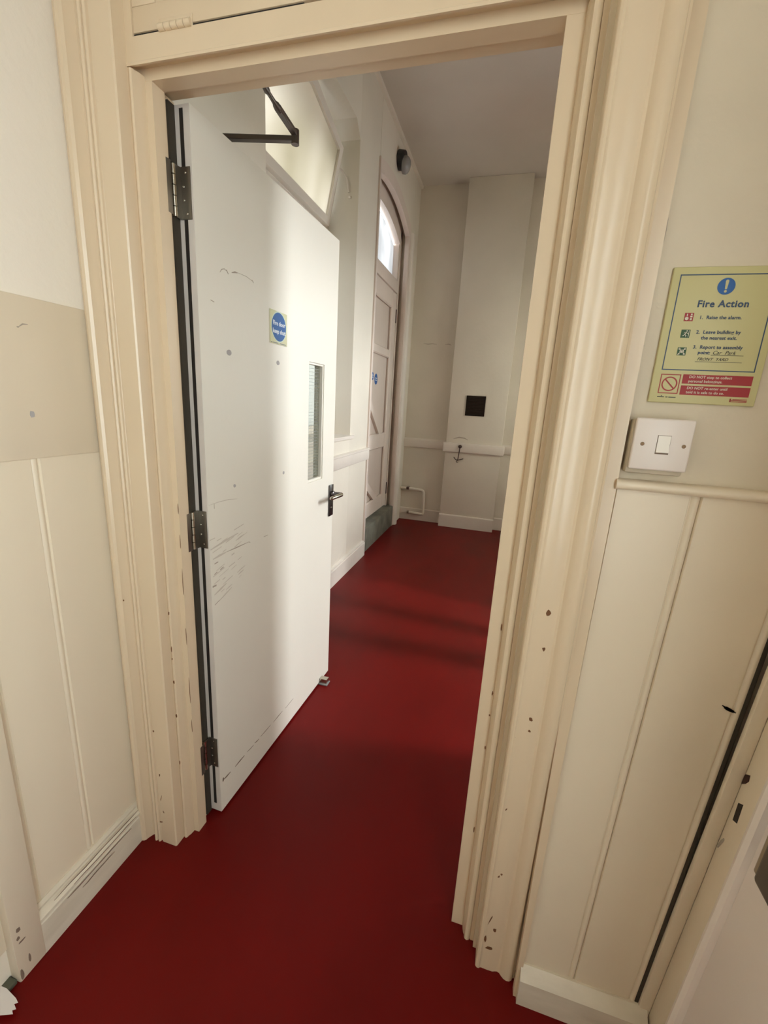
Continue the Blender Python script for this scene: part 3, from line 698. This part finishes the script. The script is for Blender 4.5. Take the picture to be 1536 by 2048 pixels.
# ---- fire action sign on the right wall
fs = tag(empty('fire_action_sign', (.306, YW - .002, 1.40)), 'pale green Fire Action notice with blue border and red warning bars', 'sign')
FX0, FX1, FZ0, FZ1 = .2285, .3845, 1.3955, 1.6055
yb = .8695
part('backing', box(FX0, FX1, yb - .003, YW, FZ0, FZ1, .0015, 3), 'sign', fs)
def P_(bm, name, mat): return part(name, bm, mat, fs)
yp = yb - .0033
def rect(x0, x1, z0, z1): return box(x0, x1, yp, yp + .0006, z0, z1)
bx0, bx1, bz0, bz1, bt = .2395, .3735, 1.4485, 1.5945, .0016
bm = bmesh.new()
abox(bm, bx0, bx1, yp, yp + .0006, bz1 - bt, bz1); abox(bm, bx0, bx1, yp, yp + .0006, bz0, bz0 + bt)
abox(bm, bx0, bx0 + bt, yp, yp + .0006, bz0 + bt, bz1 - bt); abox(bm, bx1 - bt, bx1, yp, yp + .0006, bz0 + bt, bz1 - bt)
P_(bm, 'border', 'navy')
P_(lathe([(0, .0001), (0, .0122), (.0005, .0122), (.0005, .0001)], (.3065, yp + .0004, 1.5765), (0, -1, 0), 36), 'blue_disc', 'blue')
bm = prism([(.3052, 1.5722), (.3078, 1.5722), (.3088, 1.5842), (.3078, 1.5858), (.3052, 1.5858), (.3042, 1.5842)], 'xz', yp - .0004, yp)
alathe(bm, [(0, .0001), (0, .0019), (.0004, .0019), (.0004, .0001)], (.3065, yp, 1.5692), (0, -1, 0), 16)
P_(bm, 'exclamation_mark', 'sign')
def ft(s, size, x, z, mat='navy', align='LEFT', bold=.0001, shear=0., nm='lettering', space=1.04):
    t = text(s, size, (x, yp - .0001, z), mat, None, nm, align, bold, shear, space=space); child(t, fs); return t
ft('Fire Action', .0142, .3075, 1.5505, align='CENTER', bold=.00035, space=1.1)
ft('1.  Raise the alarm.', .0073, .2785, 1.5305, bold=.00015)
ft('2.  Leave building by', .0073, .2785, 1.5085, bold=.00015)
ft('the nearest exit.', .0073, .2872, 1.4997, bold=.00015)
ft('3.  Report to assembly', .0073, .2785, 1.4855, bold=.00015)
ft('point:', .0073, .2872, 1.4770, bold=.00015)
ft('Car  Park', .0080, .3080, 1.4772, 'pen', shear=.35, nm='handwriting', bold=0)
ft('FRONT  YARD', .0066, .2880, 1.4668, 'pen', shear=.35, nm='handwriting', bold=0)
bm = bmesh.new(); abox(bm, .3065, .3525, yp, yp + .0006, 1.4731, 1.4737); abox(bm, .2860, .3525, yp, yp + .0006, 1.4625, 1.4631)
P_(bm, 'writing_line', 'pen')
# pictograms
P_(rect(.2570, .2700, 1.5250, 1.5375), 'alarm_symbol_tile', 'red')
bm = bmesh.new(); alathe(bm, [(0, .0001), (0, .0026), (.0004, .0026), (.0004, .0001)], (.2607, yp, 1.5290), (0, -1, 0), 18)
abox(bm, .2600, .2613, yp - .0004, yp, 1.5325, 1.5360); abox(bm, .2655, .2680, yp - .0004, yp, 1.5265, 1.5295); abox(bm, .2652, .2684, yp - .0004, yp, 1.5305, 1.5330); abox(bm, .2656, .2680, yp - .0004, yp, 1.5340, 1.5362)
P_(bm, 'alarm_symbol', 'lightprint')
P_(rect(.2570, .2700, 1.4995, 1.5120), 'exit_symbol_tile', 'green')
bm = bmesh.new(); alathe(bm, [(0, .0001), (0, .0010), (.0004, .0010), (.0004, .0001)], (.2652, yp, 1.5100), (0, -1, 0), 12)
for pts, wd_ in (([(.2645, 1.5085), (.2635, 1.5060), (.2622, 1.5042)], .0018), ([(.2628, 1.5045), (.2610, 1.5030), (.2592, 1.5022)], .0012), ([(.2628, 1.5045), (.2648, 1.5030), (.2645, 1.5006)], .0012), ([(.2645, 1.5080), (.2622, 1.5078), (.2612, 1.5062)], .0009), ([(.2645, 1.5078), (.2664, 1.5062), (.2676, 1.5068)], .0009), ([(.2682, 1.5003), (.2682, 1.5040), (.2682, 1.5112)], .0012)):
    astroke(bm, 'xz', yp - .0004, pts, wd_, .0004)
P_(bm, 'running_figure', 'lightprint')
P_(rect(.2570, .2700, 1.4720, 1.4845), 'assembly_symbol_tile', 'green')
bm = bmesh.new()
for dx, s_ in ((-.0022, .8), (0, 1.), (.0022, .8)):
    alathe(bm, [(0, .0001), (0, .0008), (.0004, .0008), (.0004, .0001)], (.2635 + dx, yp, 1.4795 + .0010 * s_), (0, -1, 0), 10)
    aprism(bm, [(.2635 + dx - .0007, 1.4760), (.2635 + dx + .0007, 1.4760), (.2635 + dx + .0009, 1.4794), (.2635 + dx - .0009, 1.4794)], 'xz', yp - .0004, yp)
for sx in (-1, 1):
    for sz in (-1, 1):
        cx_, cz_ = .2635 + sx * .0043, 1.47825 + sz * .0043
        aprism(bm, [(cx_, cz_), (cx_ + sx * -.0001 + sx * .0016, cz_ + sz * .0002), (cx_ + sx * .0002, cz_ + sz * .0016)][::1], 'xz', yp - .0004, yp)
        aprism(bm, [(cx_ - sx * .0014, cz_ + sz * .0012), (cx_ + sx * .0012, cz_ - sz * .0014), (cx_ - sx * .0018, cz_ - sz * .0018)], 'xz', yp - .0004, yp)
P_(bm, 'assembly_symbol', 'lightprint')
# bottom row
bm = bmesh.new(); q0, q1, z0_, z1_, t_ = .2405, .2705, 1.4105, 1.4420, .0014
abox(bm, q0, q1, yp, yp + .0006, z1_ - t_, z1_); abox(bm, q0, q1, yp, yp + .0006, z0_, z0_ + t_); abox(bm, q0, q0 + t_, yp, yp + .0006, z0_ + t_, z1_ - t_); abox(bm, q1 - t_, q1, yp, yp + .0006, z0_ + t_, z1_ - t_)
P_(bm, 'prohibition_frame', 'red')
bm = bmesh.new(); cx_, cz_ = .2555, 1.4262
ro = [(cx_ + .0118 * math.cos(k * math.pi / 20), cz_ + .0118 * math.sin(k * math.pi / 20)) for k in range(40)]
ri = [(cx_ + .0098 * math.cos(k * math.pi / 20), cz_ + .0098 * math.sin(k * math.pi / 20)) for k in range(40)]
for k in range(40):
    k2 = (k + 1) % 40; aprism(bm, [ro[k], ro[k2], ri[k2], ri[k]], 'xz', yp, yp + .0006)
aprism(bm, [(cx_ - .0082, cz_ + .0068), (cx_ - .0068, cz_ + .0082), (cx_ + .0082, cz_ - .0068), (cx_ + .0068, cz_ - .0082)], 'xz', yp - .0001, yp + .0005)
P_(bm, 'prohibition_symbol', 'red')
P_(rect(.2735, .3735, 1.4275, 1.4425), 'red_bar', 'red'); P_(rect(.2735, .3735, 1.4095, 1.4245), 'red_bar', 'red')
ft('DO NOT stop to collect', .0058, .2825, 1.4385, 'lightprint'); ft('personal belongings.', .0058, .2825, 1.4318, 'lightprint')
ft('DO NOT re-enter until', .0058, .2825, 1.4207, 'lightprint'); ft('told it is safe to do so.', .0058, .2825, 1.4140, 'lightprint')
bm = bmesh.new()
for a, b in ((.2410, .2515), (.2535, .2570), (.2580, .2690)): abox(bm, a, b, yp, yp + .0006, 1.4040, 1.4053)
abox(bm, .2465, .2480, yp, yp + .0006, 1.4058, 1.4072)
P_(bm, 'small_print', 'pen')
bm = bmesh.new()
for z_ in (1.4012, 1.4032): abox(bm, .3480, .3725, yp, yp + .0006, z_, z_ + .0012)
abox(bm, .3480, .3500, yp, yp + .0006, 1.4012, 1.4066); abox(bm, .3520, .3725, yp, yp + .0006, 1.4052, 1.4062)
P_(bm, 'small_print', 'red')

# ---- light switch
ls = tag(empty('light_switch', (.255, YW, 1.28)), 'white single rocker light switch on a painted box under the sign', 'light switch')
part('pattress_box', box(.2085, .2975, .848, YW, 1.273, 1.366, .004), 'pattress', ls)
part('face_plate', box(.211, .2995, .8385, .8485, 1.2815, 1.3685, .003, 3), 'plastic', ls)
rk = part('rocker', prism([(.8392, 1.312), (.8372, 1.312), (.8352, 1.3125), (.8372, 1.327), (.8366, 1.3405), (.8392, 1.3405)], 'yz', .2475, .2665), 'rocker', ls)
part('rocker_gap', box(.2468, .2672, .8380, .8390, 1.3095, 1.3412), 'scuff_d', ls)
for x_ in (.2255, .2880):
    part('screw', lathe([(0, .0001), (0, .0032), (.0006, .0026), (.0008, .0001)], (x_, .8384, 1.325), (0, -1, 0), 14), 'screw', ls)

# ---- wall lamp at the far end of the corridor
wlp = tag(empty('wall_lamp', (XC, 4.10, 3.37)), 'black round bulkhead lamp with grey glass dome high on the corridor wall', 'lamp')
axl = (1, -.0, -.18)
part('base', lathe([(0, .0001), (0, .072), (.052, .072), (.056, .068), (.058, .0001)], (XC, 4.10, 3.345), axl, 26), 'black', wlp)
part('glass_dome', lathe([(.05, .0001), (.05, .064), (.07, .064), (.085, .057), (.097, .042), (.104, .022), (.106, .0001)], (XC, 4.10, 3.315), axl, 26), 'lampglass', wlp)

# ---- air vent on the chimney breast
av = tag(empty('air_vent', (-.355, 4.912, 1.27)), 'square dark brown air vent grille on the chimney breast', 'vent')
vx0, vx1, vz0_, vz1_ = -.459, -.253, 1.275, 1.487
part('back_plate', box(vx0, vx1, 4.906, 4.913, vz0_, vz1_, .001), 'gap', av)
for bx in ((vx0, vx0 + .014, vz0_, vz1_), (vx1 - .014, vx1, vz0_, vz1_), (vx0 + .014, vx1 - .014, vz0_, vz0_ + .014), (vx0 + .014, vx1 - .014, vz1_ - .014, vz1_)):
    part('frame', box(bx[0], bx[1], 4.900, 4.908, bx[2], bx[3], .001), 'vent', av)
for k in range(12):
    z_ = vz0_ + .020 + k * .0150
    part('louvre', prism([(4.907, z_ + .006), (4.901, z_ - .001), (4.9005, z_ + .002), (4.9065, z_ + .010)], 'yz', vx0 + .014, vx1 - .014), 'vent', av)

# ---- iron hook below the vent
hk = tag(empty('wall_hook', (-.478, 4.88, .79)), 'rusty iron hook hanging from the dado rail of the chimney breast', 'hook')
part('boss', lathe([(0, .0001), (0, .018), (.010, .020), (.022, .016), (.028, .0001)], (-.474, 4.879, .938), (0, -1, 0), 16), 'rust', hk)
part('shank', tube([(-.474, 4.862, .932), (-.478, 4.862, .87), (-.484, 4.866, .80), (-.488, 4.872, .785)], .005, 8), 'rust', hk)
part('cross_hook', tube([(-.535, 4.904, .812), (-.515, 4.885, .792), (-.488, 4.872, .785), (-.460, 4.884, .794), (-.430, 4.904, .803)], .0045, 8), 'rust', hk)
part('curl', tube([(-.488, 4.872, .785), (-.500, 4.866, .772), (-.492, 4.860, .762), (-.478, 4.862, .770)], .004, 8), 'rust', hk)

# ---- painted pipe in the far corner
pp = tag(empty('heating_pipe', (-.95, YE, 0)), 'white painted pipe looping low on the corridor end wall', 'pipe')
part('pipe_run', tube([(XC + .002, 4.985, .392), (-1.0, 4.985, .387), (-.89, 4.985, .380), (-.868, 4.985, .372), (-.858, 4.985, .350), (-.852, 4.985, .20), (-.848, 4.985, .12), (-.852, 4.985, .098), (-.875, 4.985, .090), (-1.02, 4.985, .097)], .0165, 12), 'cwall', pp)
part('clip', box(-1.07, -1.035, 4.968, YE, .375, .404, .004), 'rust', pp)
part('end_cap', lathe([(0, .0001), (0, .018), (.025, .018), (.025, .0001)], (-1.045, 4.985, .098), (1, 0, 0), 14), 'scuff_d', pp)

# ---- small signs on the far door
for (yc, zc_, r_, lab) in ((4.115, 1.575, .050, 'round blue sticker with white lines on the far arched door'), (4.000, 1.595, .036, 'smaller round blue sticker beside the other on the far door')):
    s = tag(empty('door_sticker', (XD - .0175, yc, zc_)), lab, 'sticker')
    part('disc', lathe([(0, .0001), (0, r_), (.001, r_), (.001, .0001)], (XD - .0178, yc, zc_), (1, 0, 0), 28), 'blue', s)
    bm = bmesh.new()
    for dz in (.009, -.009): abox(bm, XD - .0168, XD - .0163, yc - r_ * .62, yc + r_ * .62, zc_ + dz - .003, zc_ + dz + .003)
    part('printed_line', bm, 'white', s)

# ---- door stop on the floor
ds = tag(empty('door_stop', (-.72, 1.745, 0)), 'small pale metal door stop on the floor by the fire door', 'door stop')
part('base', box(-.757, -.700, 1.725, 1.765, 0, .007, .002), 'lampglass', ds)
part('post', prism([(-.742, 1.732), (-.706, 1.732), (-.704, 1.758), (-.742, 1.758)], 'xy', .006, .030), 'bright_steel', ds)
part('buffer', box(-.7455, -.738, 1.734, 1.756, .010, .027, .002), 'black', ds)

# ---- torn sheet of paper at the near left
pc = [(-1.0, .452), (-.955, .454), (-.918, .448), (-.906, .444), (-.912, .440), (-.899, .435), (-.905, .431), (-.897, .427), (-.930, .414), (-1.0, .392)]
tag(obj('paper_sheet', prism([(x - .0, y) for x, y in pc if True], 'xy', .0125, .0135), 'paper'), 'torn white sheet of paper lying on the floor by the threshold', 'paper')

# ---- globe lamp added out of view to warm and brighten the lobby
cl = tag(empty('added_pendant_lamp', (-.5, -.55, CEIL)), 'added unseen globe pendant lamp that brightens the lobby', 'lamp')
part('rose', lathe([(0, .0001), (0, .05), (.02, .045), (.03, .0001)], (-.5, -.55, CEIL), (0, 0, -1), 20), 'plastic', cl)
part('cord', tube([(-.5, -.55, CEIL - .02), (-.5, -.55, 2.62)], .004, 8), 'plastic', cl)
gmat, gn, gl_, gb = nt('added_lamp_glass')
gb.inputs['Base Color'].default_value = (.9, .86, .78, 1); gb.inputs['Emission Color'].default_value = (1.0, .90, .74, 1); gb.inputs['Emission Strength'].default_value = 5.0
M['litglobe'] = gmat
part('globe', lathe([(.11 - .11 * math.cos(math.pi * k / 14), max(.0001, .11 * math.sin(math.pi * k / 14))) for k in range(15)], (-.5, -.55, 2.63), (0, 0, -1), 24), 'litglobe', cl)
